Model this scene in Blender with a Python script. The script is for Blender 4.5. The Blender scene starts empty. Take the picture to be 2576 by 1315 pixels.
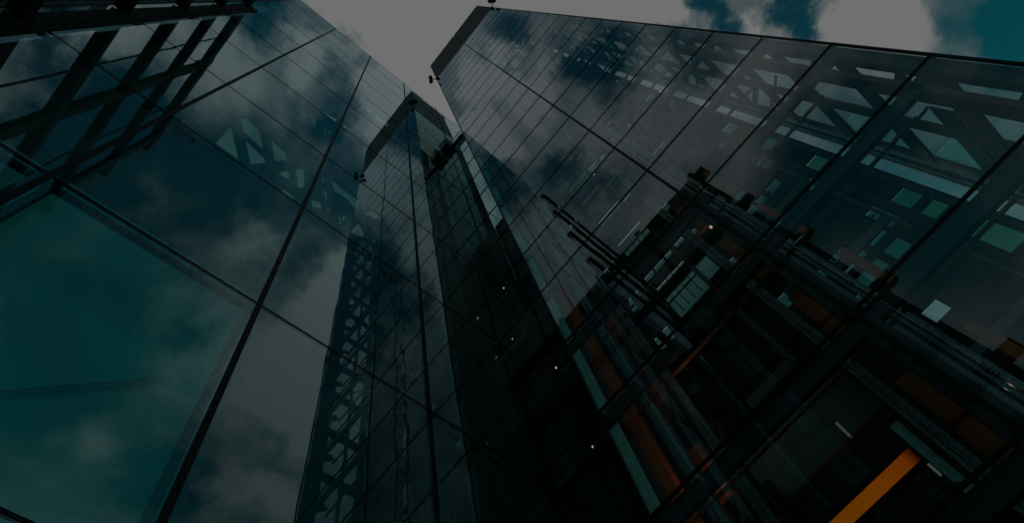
import bpy, bmesh, math, random
from mathutils import Vector, Matrix
random.seed(7)
sc = bpy.context.scene
C = sc.collection
R = math.radians

# ------------------------------------------------------------------ camera
# world axes: x along the lift tower front, y along the office wall, z up; eye at the origin
ROT = ((0.63873993, -0.74870026, -0.17736749),
       (0.7542863, 0.56381047, 0.33640738),
       (-0.15186664, -0.34866269, 0.92486261))       # columns: image right, image down, forward
cd = bpy.data.cameras.new('camera'); cam = bpy.data.objects.new('camera', cd); C.objects.link(cam)
m = Matrix([[ROT[i][0], -ROT[i][1], -ROT[i][2], 0] for i in range(3)] + [[0, 0, 0, 1]])
cam.matrix_world = m
cd.sensor_width = 36; cd.lens = 36 * 1760 / 2576; cd.clip_start = .05; cd.clip_end = 3000
sc.camera = cam

# ------------------------------------------------------------------ exposure
sc.view_settings.view_transform = 'Standard'; sc.view_settings.look = 'None'
sc.view_settings.exposure = -2.62; sc.view_settings.gamma = 1
sc.cycles.max_bounces = 14; sc.cycles.glossy_bounces = 8; sc.cycles.transmission_bounces = 8
sc.cycles.transparent_max_bounces = 40; sc.cycles.diffuse_bounces = 3
sc.cycles.sample_clamp_indirect = 4

# ------------------------------------------------------------------ world: sky with broken cloud
SUN_EL, SUN_ROT = R(34), R(-52)
w = bpy.data.worlds.new('World'); sc.world = w; w.use_nodes = True
nt = w.node_tree; nt.nodes.clear()
def N(t, **k):
    n = nt.nodes.new(t)
    for a, b in k.items(): setattr(n, a, b)
    return n
def L(a, b): nt.links.new(a, b)
def M(op, a, b=None, c=None, clamp=False):
    n = N('ShaderNodeMath', operation=op); n.use_clamp = clamp
    for i, v in enumerate((a, b, c)):
        if v is None: continue
        if isinstance(v, (int, float)): n.inputs[i].default_value = v
        else: L(v, n.inputs[i])
    return n.outputs[0]
sky = N('ShaderNodeTexSky'); sky.sky_type = 'NISHITA'; sky.sun_disc = False
sky.sun_elevation = SUN_EL; sky.sun_rotation = SUN_ROT
tc = N('ShaderNodeTexCoord'); sp = N('ShaderNodeSeparateXYZ'); L(tc.outputs['Generated'], sp.inputs[0])
zc = M('MAXIMUM', sp.outputs[2], 0.06)
u = M('DIVIDE', sp.outputs[0], zc); v = M('DIVIDE', sp.outputs[1], zc)
cb = N('ShaderNodeCombineXYZ'); L(u, cb.inputs[0]); L(v, cb.inputs[1])
def noise(scale, det, rough, dist, off):
    mp = N('ShaderNodeVectorMath', operation='ADD'); L(cb.outputs[0], mp.inputs[0]); mp.inputs[1].default_value = off
    n = N('ShaderNodeTexNoise'); L(mp.outputs[0], n.inputs['Vector'])
    n.inputs['Scale'].default_value = scale; n.inputs['Detail'].default_value = det
    n.inputs['Roughness'].default_value = rough; n.inputs['Distortion'].default_value = dist
    return n.outputs['Fac']
n1 = noise(2.6, 10, .62, .35, (3.1, 1.7, 0)); n2 = noise(8.5, 8, .6, .5, (9.2, 4.4, 0))
cov = M('ADD', M('MULTIPLY', M('SUBTRACT', n1, .5), 3.0), M('MULTIPLY', M('SUBTRACT', n2, .5), 1.0))
amp = N('ShaderNodeMapRange'); L(sp.outputs[2], amp.inputs[0]); amp.inputs[1].default_value = .60; amp.inputs[2].default_value = .92; amp.inputs[3].default_value = .3; amp.inputs[4].default_value = 1
cov = M('ADD', M('MULTIPLY', cov, amp.outputs[0]), 0.45)
# where the cloud sheet opens (negative) and where it is thick (positive): u, v, radius, amount
BLOBS = [
 (.42, .20, .08, .9), (.35, .165, .07, .8), (.40, .27, .07, .6), (.42, -.2, .10, -.8), (.33, -.16, .08, -.7), (.49, -.23, .13, -1.1), (.64, -.30, .14, -1.0), (.70, .30, .10, -.5), (.37, -.20, .09, -.8), (.8, -.38, .2, -.9), (.20, -.45, .14, .8), (.16, -.36, .08, .5), (.25, -.27, .08, .7), (.31, -.33, .08, .6), (.20, -.20, .05, .4), (.50, .24, .13, 1.4), (.60, .29, .10, .9), (-.28, .02, .20, 1.8), (-.22, .17, .2, 1.8), (-.18, .3, .15, 1.4), (.03, .10, .12, .8), (.14, .20, .11, 1.0), (.19, .26, .07, .8), (-.09, .08, .07, 1),
 (-0.064, -0.048, 0.049, 1.3), (-0.026, 0.020, 0.087, 1.5), (-0.023, 0.072, 0.074, 1.3), (-0.067, 0.127, 0.046, 1.2), (0.127, 0.139, 0.110, 1.3), (0.274, 0.345, 0.047, -0.85), (0.282, 0.389, 0.040, -0.55), (0.356, 0.442, 0.041, -0.75), (0.348, 0.479, 0.046, -0.85), (0.311, 0.405, 0.028, 0.5), (0.213, 0.281, 0.054, 1.0), (0.225, 0.319, 0.047, 1), (0.415, 0.555, 0.102, 1.5), (0.576, 0.729, 0.099, -1.5), (0.511, 0.661, 0.053, -0.3), (0.438, 0.618, 0.079, 0.8), (0.550, 0.799, 0.056, -0.4), (0.012, -0.163, 0.038, 1.1), (-0.024, -0.146, 0.046, 1.2), (0.011, -0.223, 0.048, 1.1), (-0.077, -0.185, 0.040, 1.2), (-0.078, -0.231, 0.041, 0.7), (0.062, -0.233, 0.039, 0.3), (0.062, -0.150, 0.038, -0.5), (0.118, -0.276, 0.087, -1.1), (0.194, -0.393, 0.116, -1.2), (-0.033, -0.325, 0.051, -0.6), (-0.022, -0.389, 0.052, -0.4), (0.086, -0.389, 0.076, 0.05), (0.004, -0.495, 0.109, 0.3), (-0.171, -0.439, 0.139, 0.7), (-0.166, -0.336, 0.070, 0.2), (0.229, -0.539, 0.123, -0.6), (0.314, -0.693, 0.187, -0.6), (0.298, -0.946, 0.211, -0.5), (0.166, -0.609, 0.093, -0.1), (0.178, -0.698, 0.193, -0.5), (0.053, -0.320, 0.058, 0.1), (0.134, -0.116, 0.048, -0.7), (0.101, -0.022, 0.036, 0.5), (0.150, -0.050, 0.050, 0.5), (0.221, -0.095, 0.050, 0.2), (0.194, 0.031, 0.046, -0.4), (0.116, 0.041, 0.045, 0.7), (0.334, -0.047, 0.122, -0.6), (0.393, 0.029, 0.064, 0.5), (0.512, -0.079, 0.110, -0.5), (0.560, -0.020, 0.066, 0.15), (0.629, -0.155, 0.126, -0.75), (0.750, -0.073, 0.169, -0.8), (0.623, -0.064, 0.123, -0.5), (0.807, 0.027, 0.072, 0.35), (0.837, 0.157, 0.106, -0.8), (0.591, 0.214, 0.111, 0.75), (0.750, 0.290, 0.109, 0.8), (0.571, 0.063, 0.069, -0.5), (0.348, -0.297, 0.060, -0.8), (0.286, -0.199, 0.062, -0.1),
]
wn = N('ShaderNodeTexNoise'); L(cb.outputs[0], wn.inputs['Vector']); wn.inputs['Scale'].default_value = 11; wn.inputs['Detail'].default_value = 6; wn.inputs['Roughness'].default_value = .65
ws = N('ShaderNodeVectorMath', operation='MULTIPLY_ADD'); L(wn.outputs['Color'], ws.inputs[0]); ws.inputs[1].default_value = (.17, .17, 0); L(cb.outputs[0], ws.inputs[2])
wo = N('ShaderNodeVectorMath', operation='SUBTRACT'); L(ws.outputs[0], wo.inputs[0]); wo.inputs[1].default_value = (.085, .085, 0)
for (bu, bv, br, ba) in BLOBS:
    d = N('ShaderNodeVectorMath', operation='DISTANCE'); L(wo.outputs[0], d.inputs[0]); d.inputs[1].default_value = (bu, bv, 0)
    mr = N('ShaderNodeMapRange', interpolation_type='SMOOTHSTEP'); L(d.outputs['Value'], mr.inputs[0])
    mr.inputs[1].default_value = 0; mr.inputs[2].default_value = br; mr.inputs[3].default_value = ba; mr.inputs[4].default_value = 0
    cov = M('ADD', cov, mr.outputs[0])
fac = N('ShaderNodeMapRange', interpolation_type='SMOOTHSTEP'); L(cov, fac.inputs[0])
fac.inputs[1].default_value = -.25; fac.inputs[2].default_value = 1.1
tint = N('ShaderNodeMix', data_type='RGBA', blend_type='MULTIPLY'); tint.inputs[0].default_value = 1
L(sky.outputs[0], tint.inputs[6]); gm = N('ShaderNodeMix', data_type='RGBA'); ge = N('ShaderNodeMapRange'); L(sp.outputs[2], ge.inputs[0]); ge.inputs[1].default_value = .88; ge.inputs[2].default_value = .62
L(ge.outputs[0], gm.inputs[0]); gm.inputs[6].default_value = (.16, 1.05, .90, 1); gm.inputs[7].default_value = (.04, 2.3, 1.5, 1); L(gm.outputs[2], tint.inputs[7])
bg1 = N('ShaderNodeBackground'); L(tint.outputs[2], bg1.inputs[0]); bg1.inputs[1].default_value = .12
ccol = N('ShaderNodeMix', data_type='RGBA'); L(fac.outputs[0], ccol.inputs[0])
ccol.inputs[6].default_value = (.30, .52, .54, 1); ccol.inputs[7].default_value = (1.0, 1.0, 1.0, 1)
bg2 = N('ShaderNodeBackground'); L(ccol.outputs[2], bg2.inputs[0]); bg2.inputs[1].default_value = 1.0
mx = N('ShaderNodeMixShader'); L(fac.outputs[0], mx.inputs[0]); L(bg1.outputs[0], mx.inputs[1]); L(bg2.outputs[0], mx.inputs[2])
out = N('ShaderNodeOutputWorld'); L(mx.outputs[0], out.inputs[0])

# ------------------------------------------------------------------ sun (behind cloud)
sd = bpy.data.lights.new('sun', 'SUN'); sd.energy = .9; sd.angle = R(10); sd.color = (1, .95, .88)
so = bpy.data.objects.new('sun', sd); C.objects.link(so)
sdir = Vector((math.sin(SUN_ROT) * math.cos(SUN_EL), math.cos(SUN_ROT) * math.cos(SUN_EL), math.sin(SUN_EL)))
so.rotation_euler = sdir.to_track_quat('Z', 'Y').to_euler()

# ------------------------------------------------------------------ materials
def mat(name):
    mm = bpy.data.materials.new(name); mm.use_nodes = True; mm.node_tree.nodes.clear(); return mm
def solid(name, col, rough=.5, metal=0, nscale=3.0, var=.25, spec=.5, bump=0):
    mm = mat(name); t = mm.node_tree
    o = t.nodes.new('ShaderNodeOutputMaterial'); p = t.nodes.new('ShaderNodeBsdfPrincipled')
    t.links.new(p.outputs[0], o.inputs[0])
    g = t.nodes.new('ShaderNodeTexCoord'); n = t.nodes.new('ShaderNodeTexNoise')
    n.inputs['Scale'].default_value = nscale; n.inputs['Detail'].default_value = 6
    t.links.new(g.outputs['Object'], n.inputs['Vector'])
    mr = t.nodes.new('ShaderNodeMapRange'); t.links.new(n.outputs['Fac'], mr.inputs[0])
    mr.inputs[1].default_value = .3; mr.inputs[2].default_value = .7
    mr.inputs[3].default_value = 1 - var; mr.inputs[4].default_value = 1 + var
    mi = t.nodes.new('ShaderNodeVectorMath'); mi.operation = 'SCALE'; mi.inputs[0].default_value = col
    t.links.new(mr.outputs[0], mi.inputs['Scale']); t.links.new(mi.outputs[0], p.inputs['Base Color'])
    p.inputs['Roughness'].default_value = rough; p.inputs['Metallic'].default_value = metal
    p.inputs['Specular IOR Level'].default_value = spec
    if bump:
        b = t.nodes.new('ShaderNodeBump'); b.inputs['Strength'].default_value = bump
        t.links.new(n.outputs['Fac'], b.inputs['Height']); t.links.new(b.outputs[0], p.inputs['Normal'])
    return mm
def glass(name, f0, tcol, rcol=(.9, .97, 1), p=5.0, rough=0.0, wob=0.0, wscale=.6):
    """coated architectural glazing: mirror share rises towards grazing, the rest passes through tinted"""
    mm = mat(name); t = mm.node_tree; nd = t.nodes; lk = t.links
    o = nd.new('ShaderNodeOutputMaterial'); mixs = nd.new('ShaderNodeMixShader'); lk.new(mixs.outputs[0], o.inputs[0])
    tr = nd.new('ShaderNodeBsdfTransparent'); tr.inputs[0].default_value = (*tcol, 1)
    gl = nd.new('ShaderNodeBsdfAnisotropic') if False else nd.new('ShaderNodeBsdfGlossy')
    gl.inputs['Color'].default_value = (*rcol, 1); gl.inputs['Roughness'].default_value = rough
    lw = nd.new('ShaderNodeLayerWeight'); lw.inputs[0].default_value = .5
    pw = nd.new('ShaderNodeMath'); pw.operation = 'POWER'; lk.new(lw.outputs['Facing'], pw.inputs[0]); pw.inputs[1].default_value = p
    ma = nd.new('ShaderNodeMath'); ma.operation = 'MULTIPLY_ADD'; lk.new(pw.outputs[0], ma.inputs[0])
    ma.inputs[1].default_value = 1 - f0; ma.inputs[2].default_value = f0
    lk.new(ma.outputs[0], mixs.inputs[0]); lk.new(tr.outputs[0], mixs.inputs[1]); lk.new(gl.outputs[0], mixs.inputs[2])
    if wob:
        g = nd.new('ShaderNodeTexCoord'); n = nd.new('ShaderNodeTexNoise'); n.inputs['Scale'].default_value = wscale
        n.inputs['Detail'].default_value = 1; lk.new(g.outputs['Object'], n.inputs['Vector'])
        b = nd.new('ShaderNodeBump'); b.inputs['Strength'].default_value = 1; b.inputs['Distance'].default_value = wob
        lk.new(n.outputs['Fac'], b.inputs['Height']); lk.new(b.outputs[0], gl.inputs['Normal'])
    return mm
def glow(name, col, s):
    mm = mat(name); t = mm.node_tree; o = t.nodes.new('ShaderNodeOutputMaterial'); e = t.nodes.new('ShaderNodeEmission')
    e.inputs[0].default_value = (*col, 1); e.inputs[1].default_value = s; t.links.new(e.outputs[0], o.inputs[0]); return mm
G_OFF = glass('office_glass', .115, (.76, .96, .94), (.80, .96, 1), 4.0, wob=.003)
G_SIDE = glass('side_glass', .02, (.94, .98, .97), (.84, .95, 1), 5.5)
G_TOW = glass('tower_glass', .072, (.93, .98, .97), (.84, .95, 1), 4.8, wob=.002)
G_DIM = glass('dimming_glass', .03, (.66, .82, .77), (.8, .95, 1))
G_REAR = glass('rear_glass', .03, (.42, .62, .55), (.8, .95, 1))
G_LINK = glass('link_glass', .02, (.8, .9, .88), (.6, .8, .8), 13.0)
G_RET = glass('return_glass', .03, (.8, .92, .9), (.7, .9, .9), 12.0)
G_BLK = glass('block_glass', .12, (.3, .4, .4), (.8, .97, 1), 4.0, wob=.002)
JOINT = solid('black_gasket', (.006, .008, .010), .6, spec=.2)
FRAME = solid('blue_grey_frame', (.035, .07, .11), .45)
DARK = solid('dark_steel', (.035, .041, .046), .5)
INNER = solid('dark_interior_lining', (.045, .056, .055), .8, nscale=1.2, var=.5)
CLAD = solid('grey_cladding', (.030, .030, .035), .6, 0, nscale=1.5, var=.15, spec=.15)
CLAD2 = solid('fin_metal', (.012, .014, .018), .7, 0, spec=.12)
BROWN = solid('brown_painted_steel', (.34, .10, .06), .55)
ORANGE = solid('orange_painted_steel', (.95, .17, .03), .45)
STEEL = solid('galvanised_steel', (.34, .40, .42), .38, .6, nscale=14, var=.35)
PALE = solid('pale_return_panel', (.55, .85, .80), .5, nscale=5, var=.2)
PANEL = solid('lift_panel', (.16, .20, .20), .5, nscale=2, var=.3)
WARMD = solid('dark_brown_backing', (.035, .024, .019), .8, nscale=1.2, var=.6)
TEAL_UNLIT = solid('teal_unlit_lining', (.11, .18, .18), .8, nscale=.25, var=.35)  # unlit copy of the interior tone, its dimness put into the colour
TEAL_LIT = solid('teal_lit_interior', (.20, .82, .86), .8, nscale=.25, var=.35)  # bright copy: daylight glow of the lower floors put into the colour
CONC = solid('paving_stone', (.16, .16, .155), .85, nscale=2, var=.3, bump=.1)
GREENP = glass('green_rear_glass', .03, (.40, .66, .52), (.8, .95, 1))
LAMP = glow('warm_lamp', (1, .62, .36), 4)
STRIP = glow('orange_lit_strip', (1, .235, .002), 1.15)
def strip_nodes():
    t = STRIP.node_tree; e = [n for n in t.nodes if n.type == 'EMISSION'][0]
    g = t.nodes.new('ShaderNodeTexCoord'); p = t.nodes.new('ShaderNodeSeparateXYZ'); t.links.new(g.outputs['Object'], p.inputs[0])
    r_ = t.nodes.new('ShaderNodeValToRGB'); m_ = t.nodes.new('ShaderNodeMapRange'); t.links.new(p.outputs[0], m_.inputs[0])
    m_.inputs[1].default_value = -.21; m_.inputs[2].default_value = -1.9; t.links.new(m_.outputs[0], r_.inputs[0])
    c = r_.color_ramp; c.elements[0].color = (.10, .012, .004, 1); c.elements[1].color = (.78, .19, .002, 1)
    x = c.elements.new(.14); x.color = (.75, .14, .003, 1); x = c.elements.new(.5); x.color = (.85, .19, .002, 1)
    t.links.new(r_.outputs[0], e.inputs[0])
strip_nodes()
TUBE = glow('lit_tube', (.75, .85, .7), .4)

# ------------------------------------------------------------------ helpers
class MB:
    def __init__(s): s.b = bmesh.new()
    def box(s, x0, x1, y0, y1, z0, z1):
        x0, x1 = sorted((x0, x1)); y0, y1 = sorted((y0, y1)); z0, z1 = sorted((z0, z1))
        vs = [s.b.verts.new(p) for p in ((x0,y0,z0),(x1,y0,z0),(x1,y1,z0),(x0,y1,z0),(x0,y0,z1),(x1,y0,z1),(x1,y1,z1),(x0,y1,z1))]
        for f in ((0,3,2,1),(4,5,6,7),(0,1,5,4),(1,2,6,5),(2,3,7,6),(3,0,4,7)): s.b.faces.new([vs[i] for i in f])
        return s
    def bar(s, p, q, w, h, up=(0, 0, 1)):
        p, q = Vector(p), Vector(q); d = (q - p).normalized(); upv = Vector(up)
        if abs(d.dot(upv)) > .98: upv = Vector((1, 0, 0))
        a = d.cross(upv).normalized() * w / 2; b = a.cross(d).normalized() * h / 2
        vs = [s.b.verts.new(e + sa * a + sb * b) for e in (p, q) for sa, sb in ((-1,-1),(1,-1),(1,1),(-1,1))]
        for f in ((3,2,1,0),(4,5,6,7),(0,1,5,4),(1,2,6,5),(2,3,7,6),(3,0,4,7)): s.b.faces.new([vs[i] for i in f])
        return s
    def tube(s, p, q, r, n=10):
        p, q = Vector(p), Vector(q); d = (q - p).normalized()
        a = d.orthogonal().normalized(); b = d.cross(a)
        R0 = [[s.b.verts.new(e + r * (math.cos(t) * a + math.sin(t) * b)) for t in [2 * math.pi * i / n for i in range(n)]] for e in (p, q)]
        for i in range(n): s.b.faces.new((R0[0][i], R0[0][(i+1) % n], R0[1][(i+1) % n], R0[1][i]))
        s.b.faces.new(R0[0][::-1]); s.b.faces.new(R0[1]); return s
    def ball(s, c, rx, ry, rz, axis=0):
        mtx = Matrix.Translation(c) @ Matrix.Rotation(axis, 4, 'Z') @ Matrix.Diagonal((rx, ry, rz, 1))
        bmesh.ops.create_uvsphere(s.b, u_segments=14, v_segments=9, radius=1, matrix=mtx); return s
    def build(s, name, m, parent=None, smooth=False):
        me = bpy.data.meshes.new(name)
        bmesh.ops.recalc_face_normals(s.b, faces=s.b.faces)
        s.b.to_mesh(me); s.b.free()
        if smooth:
            for p in me.polygons: p.use_smooth = True
        me.materials.append(m); o = bpy.data.objects.new(name, me); C.objects.link(o)
        if parent is not None:
            o.parent = parent; o.matrix_parent_inverse = Matrix.Translation(-Vector(parent['at'])) if 'at' in parent else Matrix.Identity(4)
        return o
def thing(name, label, cat, loc=(0, 0, 0), group=None):
    o = bpy.data.objects.new(name, None); C.objects.link(o); o.location = loc
    o['label'] = label; o['category'] = cat; o['at'] = tuple(loc)
    if group: o['group'] = group
    return o
def pane(parent, m, axis, off, a0, a1, z0, z1, name='glass_pane', bulge=.004, t=.024, n=6, sgn=1):
    """slightly pillowed, slightly tilted pane; axis 'x': plane x=off spanning y a0..a1; axis 'y': plane y=off"""
    b = bmesh.new(); g = .012; a0 += g; a1 -= g; z0 += g; z1 -= g
    ta = random.uniform(-1, 1) * .0018 * (a1 - a0); tz = random.uniform(-1, 1) * .0006 * (z1 - z0)
    bu = bulge * random.uniform(.4, 1.3) * (1 if random.random() < .8 else -1)
    L2 = []
    for k in (0, 1):
        rows = []
        for i in range(n + 1):
            row = []
            for j in range(n + 1):
                s, r = i / n, j / n
                d = off - sgn * k * t + sgn * (bu * (1 - (2*s-1)**2) * (1 - (2*r-1)**2) + ta * (s - .5) + tz * (r - .5)) 
                a = a0 + (a1 - a0) * s; z = z0 + (z1 - z0) * r
                row.append(b.verts.new((d, a, z) if axis == 'x' else (a, d, z)))
            rows.append(row)
        L2.append(rows)
    for rows in L2:
        for i in range(n):
            for j in range(n): b.faces.new((rows[i][j], rows[i+1][j], rows[i+1][j+1], rows[i][j+1]))
    bmesh.ops.recalc_face_normals(b, faces=b.faces)
    me = bpy.data.meshes.new(name); b.to_mesh(me); b.free()
    for p in me.polygons: p.use_smooth = True
    me.materials.append(m); o = bpy.data.objects.new(name, me); C.objects.link(o); o.parent = parent
    o.matrix_parent_inverse = Matrix.Translation(-Vector(parent['at'])) 
    return o
def slab_with_holes(axis, off, th, outer, holes):
    """solid wall with polygon openings: plane axis=off, thickness th behind it"""
    from mathutils.geometry import delaunay_2d_cdt, intersect_point_tri_2d
    pts = []; edges = []
    for pl in [outer] + holes:
        k = len(pts); n = len(pl); pts += [Vector((p[0], p[1])) for p in pl]; edges += [(k + i, k + (i + 1) % n) for i in range(n)]
    vo, eo, fo, _, _, _ = delaunay_2d_cdt(pts, edges, [], 0, 1e-5)
    def inside(p, pl):
        c = False
        for i in range(len(pl)):
            (x1, y1), (x2, y2) = pl[i], pl[i - 1]
            if (y1 > p[1]) != (y2 > p[1]) and p[0] < (x2 - x1) * (p[1] - y1) / (y2 - y1) + x1: c = not c
        return c
    def P(p, d): return (off + d, p[0], p[1]) if axis == 'x' else (p[0], off + d, p[1])
    b = bmesh.new(); F = [b.verts.new(P(p, 0)) for p in vo]; K = [b.verts.new(P(p, th)) for p in vo]; cnt = {}
    for f in fo:
        c = sum((vo[i] for i in f), Vector((0, 0))) / len(f)
        if not inside(c, outer) or any(inside(c, h) for h in holes): continue
        b.faces.new([F[i] for i in f]); b.faces.new([K[i] for i in f][::-1])
        for q in range(len(f)):
            e = (f[q], f[(q + 1) % len(f)]); cnt[tuple(sorted(e))] = cnt.get(tuple(sorted(e)), 0) + 1
    for (a, c), n in cnt.items():
        if n == 1: b.faces.new((F[a], F[c], K[c], K[a]))
    for v in [v for v in b.verts if not v.link_faces]: b.verts.remove(v)
    s = MB(); s.b.free(); s.b = b; return s

# ------------------------------------------------------------------ ground
GZ = -1.6
g = MB(); g.box(-600, 600, -600, 600, GZ - .5, GZ); go = g.build('ground', CONC); go['kind'] = 'structure'

# ------------------------------------------------------------------ office block (long glass wall on the left)
LX = -7.16; FZ0 = 55.9
LYS = [-8.09 + 4.823 * k for k in range(7)]               # vertical joints
LZS = [7.18 + 7.937 * k for k in range(-1, 11)]            # horizontal joints, last one is the roof line
ob = thing('office_block', 'long glass wall office block on the left with large square panes mirroring the clouds', 'office block', (LX, 6, GZ))
for i in range(6):
    for j in range(11):
        pane(ob, G_OFF, 'x', LX, LYS[i], LYS[i+1], LZS[j], LZS[j+1], bulge=.0045, n=8)
for yj in LYS[:-1]:
    wdt = .13
    b = MB(); b.box(LX + .012, LX - .06, yj - wdt/2, yj + wdt/2, GZ, LZS[-1] + (1.1 if yj > 0 else 0)); jn = b.build('joint', JOINT, ob)
    b = MB(); b.box(LX - .09, LX - .30, yj - .22, yj - .09, GZ, LZS[-1] - .1); b.box(LX - .09, LX - .30, yj + .09, yj + .22, GZ, LZS[-1] - .1)
    b.build('mullion', FRAME, ob)
for zj in LZS[1:]:
    hh = .075
    b = MB(); b.box(LX + .006, LX - .055, LYS[0], 20.8, zj - hh/2, zj + hh/2); b.build('joint', JOINT, ob)
    b = MB(); b.box(LX - .085, LX - .22, LYS[0], 20.8, zj - .21, zj - .07); b.build('transom', FRAME, ob)
#LWALL
HOL = [
 [(-2.43,32.57), (-2.62,36.56), (-1.20,32.53)],
 [(-2.67,38.95), (-2.38,39.77), (-1.58,39.15), (-0.68,36.32), (-1.95,36.91)],
 [(-1.71,36.00), (-0.37,35.23), (-0.31,34.62), (-0.74,32.98)],
 [(-0.81,38.98), (0.21,38.41), (0.43,37.29), (0.01,35.87)],
 [(0.36,34.56), (0.80,36.01), (1.08,34.63), (0.67,34.41)],
 [(1.03,36.87), (1.40,37.94), (1.92,34.89), (1.56,34.43)],
 [(0.84,32.82), (1.59,32.83), (1.68,32.40), (1.10,32.24)],
 [(1.66,38.79), (1.88,39.38), (2.05,38.73)],
 [(2.32,33.93), (2.83,34.53), (3.03,33.70), (2.56,33.06)],
 [(-0.62,49.27), (-0.24,50.43), (0.06,48.63)],
 [(0.52,55.04), (1.85,56.09), (2.11,54.31), (1.20,54.47)],
 [(1.21,50.54), (1.36,50.68), (1.67,48.66), (1.47,48.57)],
 [(1.54,50.53), (1.87,50.91), (2.08,49.33), (1.78,49.06)],
 [(0.25,50.19), (0.46,50.63), (0.88,48.90), (0.57,48.56)],
 [(3.05,39.33), (3.26,39.62), (3.72,38.71), (3.78,38.01), (3.31,37.76)],
 [(1.17,70.88), (1.58,71.47), (1.92,69.98), (1.66,69.43)],
 [(2.34,70.87), (2.59,71.13), (2.52,70.53), (2.38,70.08)],
 [(3.22,69.68), (3.53,70.87), (4.23,70.86), (4.13,68.78), (3.58,69.15)],
 [(2.42,56.35), (2.76,55.95), (2.83,55.05), (2.38,54.71)],
 [(4.86,70.56), (5.14,71.51), (8.10,71.01), (7.97,70.22), (4.91,68.98)],
 [(9.09,69.97), (9.79,70.36), (9.17,68.27)],
 [(6.62,55.43), (6.89,56.22), (8.12,57.03), (8.51,56.19), (8.49,55.02)],
 [(3.30,39.38), (4.85,39.33), (4.97,38.25), (4.69,37.40), (4.52,37.42), (4.49,37.60), (4.25,37.93), (3.53,38.02)],
 [(3.03,39.36), (3.20,39.35), (3.31,38.70), (3.19,38.38)],
 [(3.27,38.00), (3.38,38.33), (3.42,37.92)],
 [(5.01,39.27), (5.43,39.28), (5.13,38.63)],
 [(5.29,37.77), (5.93,39.32), (6.32,39.27), (6.10,38.05), (5.34,37.57)],
 [(5.05,35.43), (5.13,35.32), (5.42,34.76), (5.52,33.96), (5.41,33.70), (4.71,33.18)],
 [(3.92,34.42), (4.03,34.65), (4.17,33.50), (4.11,33.18)],
 [(4.08,34.80), (4.26,34.90), (4.40,35.39), (4.21,33.97)],
 [(5.64,49.59), (5.94,49.89), (6.14,49.63), (6.14,48.82)],
 [(6.27,50.26), (7.54,49.85), (8.14,50.27), (7.85,48.38), (7.21,48.11), (6.42,48.58)],
 [(2.34,39.15), (2.41,39.48), (2.72,38.03), (2.55,38.05)],
 [(2.80,36.77), (2.93,37.07), (3.15,35.74), (3.00,35.60)],
 [(3.07,36.66), (3.11,36.75), (3.26,35.93), (3.22,35.86)],
 [(3.20,34.65), (3.38,34.61), (3.44,34.22), (3.31,33.99)],
 [(2.81,34.56), (2.86,34.57), (3.06,33.68), (2.92,33.64)],
]
slab_with_holes('x', -10.0, -.06, [(-9.5, GZ), (20.8, GZ), (20.8, 84.5), (-9.5, 84.5)], HOL).build('inner_wall', TEAL_UNLIT, ob)
b = MB(); b.box(-9.85, -9.95, -9.4, 2.2, GZ, 21.0); b.build('lower_lit_lining', TEAL_LIT, ob)  # glow of the lit lower floors painted as a brighter sheet
b = MB(); b.box(-9.85, -9.95, 2.22, 20.7, GZ, 30); b.box(-9.8, -9.84, 8.7, 20.7, 30.1, 84); b.box(-7.5, -9.9, 6.4, 6.5, GZ, 84); b.build('darkening_sheet', INNER, ob)  # dark sheets added to darken the interior behind the panes further along
slab = MB(); slab.box(-10.14, -10.12, -4, 9, 24, 52); slab.build('dimming_pane', G_DIM, ob)  # tinted pane added to dim the sky seen through the openings
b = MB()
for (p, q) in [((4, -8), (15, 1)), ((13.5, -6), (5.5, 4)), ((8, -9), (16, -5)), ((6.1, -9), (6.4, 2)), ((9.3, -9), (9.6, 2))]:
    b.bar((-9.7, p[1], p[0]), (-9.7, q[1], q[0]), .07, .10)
b.build('brace', TEAL_LIT, ob)
b = MB(); b.box(LX - .12, LX - 2.8, LYS[0], 20.8, 84.6, 85.6); b.build('roof_edge', DARK, ob)
b = MB(); b.box(LX - .02, LX - 2.9, 20.85, 21.2, GZ, 86.3); b.build('end_wall', DARK, ob)
b = MB(); b.box(LX + .06, LX - .2, -7.2, -7.75, GZ, 55.4); b.box(LX + .10, LX + .02, -6.98, -7.12, GZ, 55.4); b.build('end_frame', CLAD2, ob)
for q in range(3):
    for j in range(7): pane(ob, G_OFF, 'x', LX - .02, -24 + q * 5.2, -24 + q * 5.2 + 5.15, FZ0 - 7.937 * (j + 1) + .1, FZ0 - 7.937 * j, name='wing_pane', bulge=.004)
b = MB(); b.box(LX - .6, LX - .9, -24, -8.35, GZ, 55.9); b.build('wing_core', INNER, ob)
# louvred length of the same wall further back
for zf in [86.2 - 7.937 * k for k in range(4)]:
    b = MB(); b.box(LX + .32, LX - .06, -24, LYS[0] - .25, zf - .6, zf); b.build('louvre', CLAD2, ob)

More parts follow.
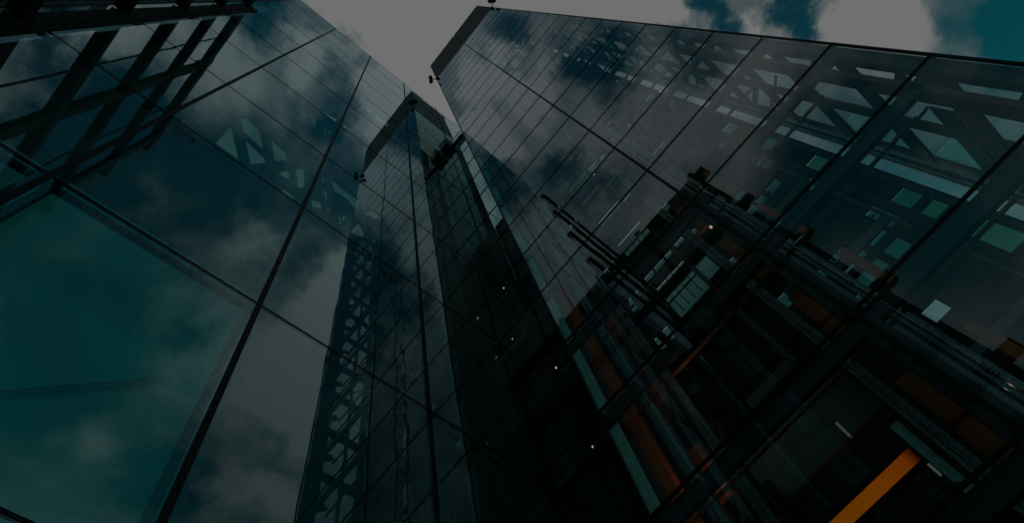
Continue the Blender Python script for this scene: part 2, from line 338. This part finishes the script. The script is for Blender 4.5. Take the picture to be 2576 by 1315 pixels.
# ------------------------------------------------------------------ lift tower
TX0, TX1, TY0, TY1 = -4.75, 6.89, 10.0, 16.6
TZ = [15.09 + 3.97 * k for k in range(-4, 21)]             # floor lines
GT = 95.35; PT = 114.6
VM = 1.06
tw = thing('lift_tower', 'tall glazed lift tower on the right with dark grey parapet and steel frame showing through', 'tower', (1, 13, GZ))
zz = TZ[1:] + [GT]
for j in range(len(zz) - 1):
    if zz[j+1] - zz[j] < .3: continue
    pane(tw, G_TOW, 'y', TY0, TX0, VM, zz[j], zz[j+1], sgn=-1, bulge=.003)
    pane(tw, G_TOW, 'y', TY0, VM, TX1, zz[j], zz[j+1], sgn=-1, bulge=.003)
for j in range(len(zz) - 1):
    if zz[j+1] - zz[j] < .3: continue
    pane(tw, G_SIDE, 'x', TX1, TY0 + .03, TY1, zz[j], zz[j+1], name='side_pane', bulge=.002)
    pane(tw, G_RET, 'x', TX0, TY0 + .03, TY1, zz[j], zz[j+1], name='return_pane', bulge=.002, sgn=-1)
# face joints and black spandrel bands behind the glass
for z in TZ:
    b = MB(); b.box(TX0 + .02, TX1 - .02, TY0 - .010, TY0 + .05, z - .035, z + .035)
    b.box(TX1 + .010, TX1 - .05, TY0 + .06, TY1, z - .03, z + .03); b.box(TX0 - .010, TX0 + .05, TY0 + .06, TY1, z - .02, z + .02)
    b.build('joint', JOINT, tw)
    b = MB(); b.box(TX0 + .12, VM - .1, TY0 + .10, TY0 + .24, z - .54, z - .06); b.box(VM + .1, TX1 - .1, TY0 + .10, TY0 + .24, z - .54, z - .06)
    b.build('spandrel_beam', DARK, tw)
b = MB(); b.box(VM - .05, VM + .05, TY0 - .014, TY0 + .06, GZ, GT); b.build('joint', JOINT, tw)
b = MB(); b.box(VM - .2, VM + .2, TY0 + .09, TY0 + .5, GZ, GT - .1); b.build('mullion', DARK, tw)
for x, s in ((TX0, 1), (TX1, -1)):
    b = MB(); b.box(x - s*.012, x + s*.06, TY0 - .012, TY0 + .05, GZ, GT); b.build('corner_trim', JOINT, tw)
# parapet: cladding in long boards with a black shadow gap below
b = MB(); b.box(TX0 + .1, TX1 - .1, TY0 + .12, TY1 - .1, GT + .03, GT + .45); b.build('shadow_gap', JOINT, tw)
rows = 7; hgt = (PT - GT - .45) / rows
for r_ in range(rows):
    z0 = GT + .45 + r_ * hgt; z1 = z0 + hgt - .16
    b = MB()
    for (x0, x1) in ((TX0, VM - .05), (VM + .05, TX1)): b.box(x0, x1, TY0, TY0 + .2, z0, z1)
    b.box(TX0, TX0 + .2, TY0 + .24, 13.9, z0, z1); b.box(TX0, TX0 + .2, 14.0, TY1, z0, z1)
    b.box(TX1 - .2, TX1, TY0 + .24, TY1, z0, z1); b.box(TX0 + .24, TX1 - .24, TY1 - .2, TY1, z0, z1)
    b.build('cladding', CLAD, tw)
b = MB(); b.box(TX0 + .22, TX1 - .22, TY0 + .22, TY1 - .22, GT + .5, PT - .3); b.build('plant_core', JOINT, tw)
# corner strip in the side: columns, beams, braces with the sky showing between
xs = 6.80
b = MB(); b.box(6.5, 6.86, 10.12, 10.42, GZ, GT); b.build('column', DARK, tw)
b = MB(); b.box(5.98, 6.14, 10.1, 10.6, GZ, GT); b.build('column', BROWN, tw)
for (y0, y1) in ((13.08, 13.6), (15.1, 16.5)):
    b = MB(); b.box(xs, xs + .06, y0, y1, GZ, GT); b.build('column', BROWN if y0 < 15 and y0 > 10.5 else DARK, tw)
for k, z in enumerate(TZ):
    zb = z - .1
    b = MB(); b.box(xs - .03, xs + .03, 10.45, 16.4, zb, zb + .8)
    if k == 4: b.box(xs - .03, xs + .03, 12.2, 15.1, zb + .95, zb + 1.8)
    b.build('side_beam', DARK, tw)
    b = MB()
    X = xs - .08
    b.bar((X, 10.8, z + 1.45), (X, 11.45, z + 2.1), .05, .45)
    if k % 2 == 1:
        b.bar((X, 13.45, z + 1.0), (X, 15.2, z + 3.45), .06, .26)
        b.bar((X, 14.2, z + .6), (X, 15.25, z + 1.95), .05, .14)
    else:
        b.bar((X, 12.1, z + 1.6), (X, 13.2, z + 3.05), .05, .09)
    b.build('brace', DARK, tw)
# left side (seen in the office wall's reflection)
for (y0, y1) in ((10.9, 11.3), (13.0, 13.5), (15.6, 16.4)):
    b = MB(); b.box(TX0 + .17, TX0 + .3, y0, y1, GZ, GT); b.build('column', DARK, tw)
vert0 = MB(); vert0.box(TX0 + .1, TX0 + .16, TY0 + .5, TY1 - .1, GZ, GT - .2); vert0.build('return_sky_block', WARMD, tw)  # panel added to block bright sky through the side glass
# rear wall with its openings
rh = [(-2.4, -.65, 25.0, 26.42), (-2.4, -.65, 26.52, 28.1), (-.48, .16, 25.4, 27.05), (-2.5, -1.95, 29.1, 29.6), (-1.85, -1.2, 29.12, 29.6), (-1.1, -.5, 29.15, 29.6),
      (-.4, .15, 29.2, 29.65), (-2.1, -1.2, 23.75, 24.05), (-1.0, .2, 23.7, 24.0), (3.88, 4.48, 18.4, 19.85), (3.2, 3.6, 18.5, 19.9), (2.67, 3.1, 18.5, 19.8),
      (2.85, 3.4, 15.25, 15.45), (5.3, 6.3, 14.2, 17.65), (5.5, 6.3, 18.45, 20.6), (1.7, 2.3, 18.2, 18.6), (1.5, 2.3, 20.3, 20.8)]
for k, z in enumerate(TZ[:-1]):
    if k < 5: continue
    for s in [(2.67, 3.1, z + 3.35, z + 3.9 - .05), (3.2, 3.6, z + 3.3, z + 3.9), (3.88, 4.48, z + 3.3, z + 3.9), (2.75, 3.4, z + 1.0, z + 1.7), (5.5, 6.3, z + 1.9, z + 2.9),
              (-3.9, -3.0, z + 1.2, z + 2.4), (.5, .95, z + 1.5, z + 2.3), (1.5, 2.2, z + 1.1, z + 1.9), (4.7, 5.1, z + .6, z + 2.0)] + ([] if k < 8 else [(-2.4, -.65, z + .6, z + 2.0), (-2.4, -.65, z + 2.1, z + 3.2), (-.48, .16, z + 1.2, z + 2.6)]):
        if random.random() < .85 and not (k == 5 and s[0] > 5): rh.append(s)
wallh = [[(x0, z0), (x1, z0), (x1, z1), (x0, z1)] for (x0, x1, z0, z1) in rh] + [[(2.82, 15.6), (3.37, 15.6), (3.37, 16.25), (2.82, 16.25)]]
slab_with_holes('y', 16.40, .04, [(TX0 + .3, GZ), (TX1 - .5, GZ), (TX1 - .5, GT), (TX0 + .3, GT)], wallh).build('rear_wall', INNER, tw)
b = MB()
for (x0, x1, z0, z1) in rh:
    if x0 < 5: b.box(x0 - .03, x1 + .03, 16.52, 16.54, z0 - .05, z1 + .05)
b.build('rear_glazing', G_REAR, tw)
b = MB()
for (x0, x1, z0, z1) in rh:
    if x0 > 5: b.box(x0 - .03, x1 + .03, 16.52, 16.54, z0 - .05, z1 + .05)
b.build('green_glazing', GREENP, tw)
b = MB()
for (x0, x1, z0, z1) in rh:
    if x0 == -2.4 and z1 - z0 > 1.2:
        for xx in (-2.1, -1.75, -1.4, -1.0): b.box(xx - .02, xx + .02, 16.24, 16.28, z0, z1)
b.build('window_bars', DARK, tw)
# shafts: guide rails, painted columns, pipes, frames
def vert(name, m, x0, x1, y0, y1, z0=GZ, z1=GT - .3):
    b = MB(); b.box(x0, x1, y0, y1, z0, z1); return b.build(name, m, tw)
for xr in (-3.83, -2.96, .28, 1.34, 1.66, 4.7):
    b = MB(); b.box(xr - .10, xr - .02, 11.0, 11.08, GZ, GT - .5); b.box(xr + .0, xr + .03, 10.92, 11.12, GZ, GT - .5); b.box(xr + .05, xr + .14, 11.02, 11.1, GZ, GT - .5)
    z = TZ[2]
    while z < 60:
        for q in range(5): b.box(xr - .015, xr + .045, 10.88, 10.92, z + 1.6 + q * .09, z + 1.65 + q * .09)
        z += 3.97
    b.build('guide_rail', STEEL, tw)
vert('painted_column', ORANGE, -4.45, -4.18, 10.85, 11.2); vert('painted_column', BROWN, -4.66, -4.46, 10.8, 11.0)
for k, z in enumerate(TZ[:-1]):
    b = MB(); b.box(-3.72, -3.38, 11.5, 11.6, z + .35, z + 2.3); b.box(.55, .90, 11.2, 11.3, z + .5, z + 1.65); b.box(.58, .92, 11.2, 11.3, z + 1.8, z + 3.2)
    b.box(2.1, 2.3, 11.2, 11.3, z + .5, z + 3.0)
    b.build('orange_panel', ORANGE, tw)
    b = MB(); b.box(TX0 + .02, -4.44, TY0 + .16, TY0 + .2, z + .12, z + 3.3); b.build('return_panel', PALE, tw)
    b = MB(); b.tube((TX0 + .4, 11.0, z + .12), (5.8, 11.0, z + .12), .055); b.build('pipe', BROWN, tw)
    b = MB()
    b.bar((-4.1, 12.2, z + .3), (-3.0, 12.2, z + 3.6), .1, .35, (0, 1, 0)); b.bar((-2.9, 12.6, z + 3.6), (-3.9, 12.6, z + .5), .1, .14, (0, 1, 0))
    b.build('brace', BROWN, tw)
    b = MB(); b.box(-2.1, -.5, 13.0, 13.1, z - .6 + 8 - 7.94, z - .2 + 8 - 7.94); b.box(2.06, 3.9, 13.0, 13.1, z + (.75 if k != 3 else -.1), z + (1.1 if k != 3 else .2))
    b.box(-.55, -.4, 13.0, 13.06, z - .5, z + 2.9); b.box(2.0, 2.1, 12.9, 13.0, z - .2, z + 3.6); b.box(3.92, 4.0, 13, 13.1, z, z + 3.4)
    for q in range(9 if k != 3 else 0):
        xq = 2.2 + q * .19; b.box(xq, xq + .09, 12.9, 12.97, z + 1.13 + .06 * (q % 3), z + 1.2 + .08 * (q % 2))
    b.build('landing_frame', PANEL, tw)
    b = MB(); b.box(-2.7, 4.7, 13.6, 13.8, z - .45, z - .15); b.box(-4.3, 5.9, 15.9, 16.1, z - .3, z - .05); b.box(1.2, 1.5, 11.4, 16.2, z - .5, z - .1); b.box(-2.75, -2.55, 11.4, 16.2, z - .5, z - .1)
    b.build('floor_beam', DARK, tw)
for (x, y, z, rr) in ((.87, 11, 18.92, .035), (-2.33, 10.25, 14.78, .022), (-.28, 10.25, 27.5, .025), (3.98, 10.25, 27.9, .025), (2.4, 11.3, 31.0, .02)):
    b = MB(); b.tube((x, y, z), (x, y, z - .05), rr, 8); b.build('downlight', LAMP, tw)
    b = MB(); b.tube((x, y, z + .1), (x, y, z + .002), rr * 2, 10); b.build('lamp_housing', STEEL, tw)
for k in range(13, 24):
    z = TZ[k]; b = MB(); b.box(-4.3, 5.6, 13.4, 16.2, z - .12, z); b.build('floor_slab', INNER, tw)
for xx in (-2.68, 1.22, 4.75):
    for yy in (12.6, 14.6): vert('shaft_post', DARK, xx - .07, xx + .07, yy - .07, yy + .07, GZ, 62)
vert('back_panel', PANEL, -2.9, .1, 12.0, 12.1, 10.9, 12.6)
b = MB(); b.box(-2.75, -.21, 12.95, 13.05, 10.28, 10.58); b.build('light_strip', STRIP, tw)
b = MB()
b.box(-2.8, -.15, 12.94, 13.1, 10.60, 10.72); b.box(-.2, -.1, 12.9, 13.1, 10.2, 10.7); b.build('strip_housing', DARK, tw)
b = MB(); b.box(-.82, -.76, 12.0, 12.06, 10.9, 11.4); b.box(-.2, -.15, 12.0, 12.06, 9.0, 9.3); b.build('light_tube', TUBE, tw)
b = MB(); b.tube((-1.4, 11.0, 8.05), (-.2, 11.0, 8.05), .05); b.tube((-.2, 11.0, 8.05), (-.05, 11.0, 7.85), .05); b.build('handrail', DARK, tw)
vert('landing_ledge', PALE, -.12, .06, 11.4, 11.5, 7.9, 9.9)

# ------------------------------------------------------------------ glazed link between tower and office block
lk_ = thing('glazed_link', 'dark lower glass wall closing the gap between the office wall and the lift tower', 'glass wall', (-5.95, 10, GZ))
LT = 55.3
zl = [z for z in TZ if z < LT - 1] + [LT]
for j in range(len(zl) - 1):
    pane(lk_, G_LINK, 'y', TY0 + .02, LX + .03, TX0 - .03, zl[j], zl[j+1], sgn=-1, bulge=.002)
    b = MB(); b.box(LX + .02, TX0 - .02, TY0 + .008, TY0 + .06, zl[j] - .035, zl[j] + .035); b.build('joint', JOINT, lk_)
b = MB(); b.box(-5.98, -5.66, TY0 + .08, TY0 + .4, GZ, LT - .3); b.build('post', JOINT, lk_)
b = MB(); b.box(LX + .05, TX0 - .1, 13.2, 13.4, GZ, 43); b.build('back_wall', INNER, lk_)
for z in TZ[1:8]:
    b = MB(); b.box(LX + .05, TX0 - .1, 10.5, 13.1, z - .35, z - .1); b.build('floor_slab', DARK, lk_)
for (x, y, z, rr) in ((-5.43, 10.3, 14.7, .022), (-5.5, 10.3, 18.95, .03), (-6.7, 10.3, 22.9, .02), (-6.3, 10.3, 27.0, .03)):
    b = MB(); b.tube((x, y, z), (x, y, z - .05), rr, 8); b.build('downlight', LAMP, lk_)
b = MB(); b.box(LX + .03, TX0 - .03, 9.9, 10.5, LT, LT + .22); b.build('walkway', DARK, lk_)
b = MB()
for y in (9.85, 10.45):
    b.bar((LX + .03, y, LT + 1.1), (TX0 - .05, y, LT + 1.1), .05, .05)
    for q in range(6):
        x0 = LX + .1 + q * .45; b.bar((x0, y, LT + .2), (x0, y, LT + 1.1), .04, .04); b.bar((x0, y, LT + .2), (x0 + .4, y, LT + 1.1), .03, .03)
b.build('railing', STEEL, lk_)

cr = thing('maintenance_cradle', 'black box cradle parked on the link roof beside the office wall', 'cradle', (-6.4, 10.2, LT + .3))
b = MB(); b.box(-7.0, -6.15, 9.5, 10.4, LT + .3, LT + 2.6); b.build('cabin', DARK, cr)
b = MB(); b.box(-7.05, -6.1, 9.44, 9.49, LT + .3, LT + .45); b.box(-7.05, -6.1, 9.44, 9.49, LT + 1.5, LT + 1.6); b.box(-6.62, -6.54, 9.43, 9.48, LT + .5, LT + 2.5); b.build('rail', STEEL, cr)

# ------------------------------------------------------------------ floodlights at the tower's glass corners
for (x, dx, lab) in ((TX0, -1, 'black twin floodlight on a short arm at the tower glass corner nearer the office wall'),
                     (TX1, 1, 'black twin floodlight on the outer tower corner at the very top of the view')):
    f = thing('floodlight', lab, 'floodlight', (x, TY0, GT), 'floodlights on the tower corners')
    d = Vector((dx, -1, 0)).normalized()
    p = Vector((x, TY0, GT + .05)); q = p + d * .75
    b = MB(); b.tube(p, q, .06); b.tube(p + d * .1, p + d * .1 + Vector((0, 0, -.5)), .05); b.build('arm', JOINT, f)
    ang = math.atan2(d.y, d.x) + math.pi / 2; t = Vector((math.cos(ang), math.sin(ang), 0))
    b = MB(); b.ball(q + t * .22, .34, .27, .27, ang); b.build('lamp_head', JOINT, f, True)
    b = MB(); b.ball(q - t * .22, .34, .27, .27, ang); b.build('lamp_head', JOINT, f, True)
    b = MB(); b.box(*(sorted((x - dx * .05, x - dx * .4))), TY0 - .25, TY0 - .02, GT - 1.3, GT - .7); b.build('bracket', JOINT, f)

# ------------------------------------------------------------------ framed block behind the viewer (seen mirrored)
BY = -7.5; BT = 56.3; BX1 = 5.5
bk = thing('framed_block', 'black framed glass block with deep projecting fins mirrored in the upper left glass wall', 'office block', (0, -14, GZ))
FZ = [54.0 - 7.937 * k for k in range(7)]
for z in FZ:
    top = BT - .9 if z > 50 else z + .75
    b = MB(); b.box(LX + .05, BX1 + .25, BY, BY - .32, z, top); b.build('slab_fin', CLAD2, bk)
    b = MB(); b.box(LX + .05, BX1 + .1, BY - .34, BY - .5, z + .1, z + .35); b.build('rail', DARK, bk)
for xc in (-4.5, 1.35):
    b = MB(); b.box(xc - .035, xc + .035, BY - .1, BY - .17, GZ, BT - .05); b.build('hanger_rod', CLAD2, bk)
for xc in (-1.97, 4.62):
    b = MB(); b.box(xc - .28, xc + .28, BY - .06, BY - .40, GZ, BT - .05); b.build('frame_post', CLAD2, bk)
CY = -22.0; CT = 83.5
xsB = [LX + .05, -4.3, -1.97, 1.3, 4.62, 6.5]
for i in range(5):
    for j in range(-3, 7):
        z1 = min(CT - .6, (FZ[0] - 7.937 * j)); z0 = z1 - 6.9
        pane(bk, G_BLK, 'y', CY, xsB[i], xsB[i+1], max(z0, GZ), z1, bulge=.003, sgn=1)
b = MB(); b.box(LX + .05, 6.45, CY - .3, -32, GZ, CT); b.build('core', INNER, bk)
b = MB()
for z in FZ + [62.0, 70.0, 77.8]: b.box(LX + .05, 6.5, CY + .02, CY - .25, z, z + .95)
for xc in (-4.3, -1.97, 1.3, 4.62): b.box(xc - .1, xc + .1, CY + .1, CY + .02, GZ, CT - .5)
b.build('floor_edge', DARK, bk)

# ------------------------------------------------------------------ tower crane far behind
tc_ = thing('tower_crane', 'small lattice tower crane whose jib peeks past the black framed block in the glass', 'crane', (40, -21.4, GZ))
def lattice(b, p, q, w, n, t=.07):
    p, q = Vector(p), Vector(q); d = (q - p) / n; ax = (q - p).normalized()
    s1 = ax.orthogonal().normalized() * w / 2; s2 = ax.cross(s1).normalized() * w / 2
    cs = [s1 + s2, s1 - s2, -s1 - s2, -s1 + s2]
    for c in cs: b.bar(p + c, q + c, t, t)
    for i in range(n):
        for k in range(4):
            b.bar(p + d * i + cs[k], p + d * (i + 1) + cs[(k + 1) % 4], t * .7, t * .7)
b = MB(); lattice(b, (40, -21.6, GZ), (40, -21.6, 174), 1.8, 60, .13); b.build('mast', DARK, tc_)
b = MB(); lattice(b, (40, -21.6, 169), (40, -17.4, 169), 1.5, 6, .11); b.build('jib', DARK, tc_)
b = MB(); b.box(39.4, 40.6, -17.2, -16.4, 168, 169.4); b.tube((40, -16.8, 168), (40, -16.8, 165.5), .08); b.build('trolley', DARK, tc_)

# warm fill added low in the tower; only the first pair sits at downlights
for i, (x, y, z, e) in enumerate(((-2.33, 10.6, 14.5, 10), (.87, 11.3, 18.6, 10), (-3.5, 11.4, 12.2, 5), (1.5, 11.6, 9.0, 2))):
    pl = bpy.data.lights.new('tower_fill_glow', 'POINT'); pl.energy = e; pl.color = (1, .70, .48); pl.shadow_soft_size = .03
    po = bpy.data.objects.new('tower_fill_glow', pl); C.objects.link(po); po.location = (x, y, z)
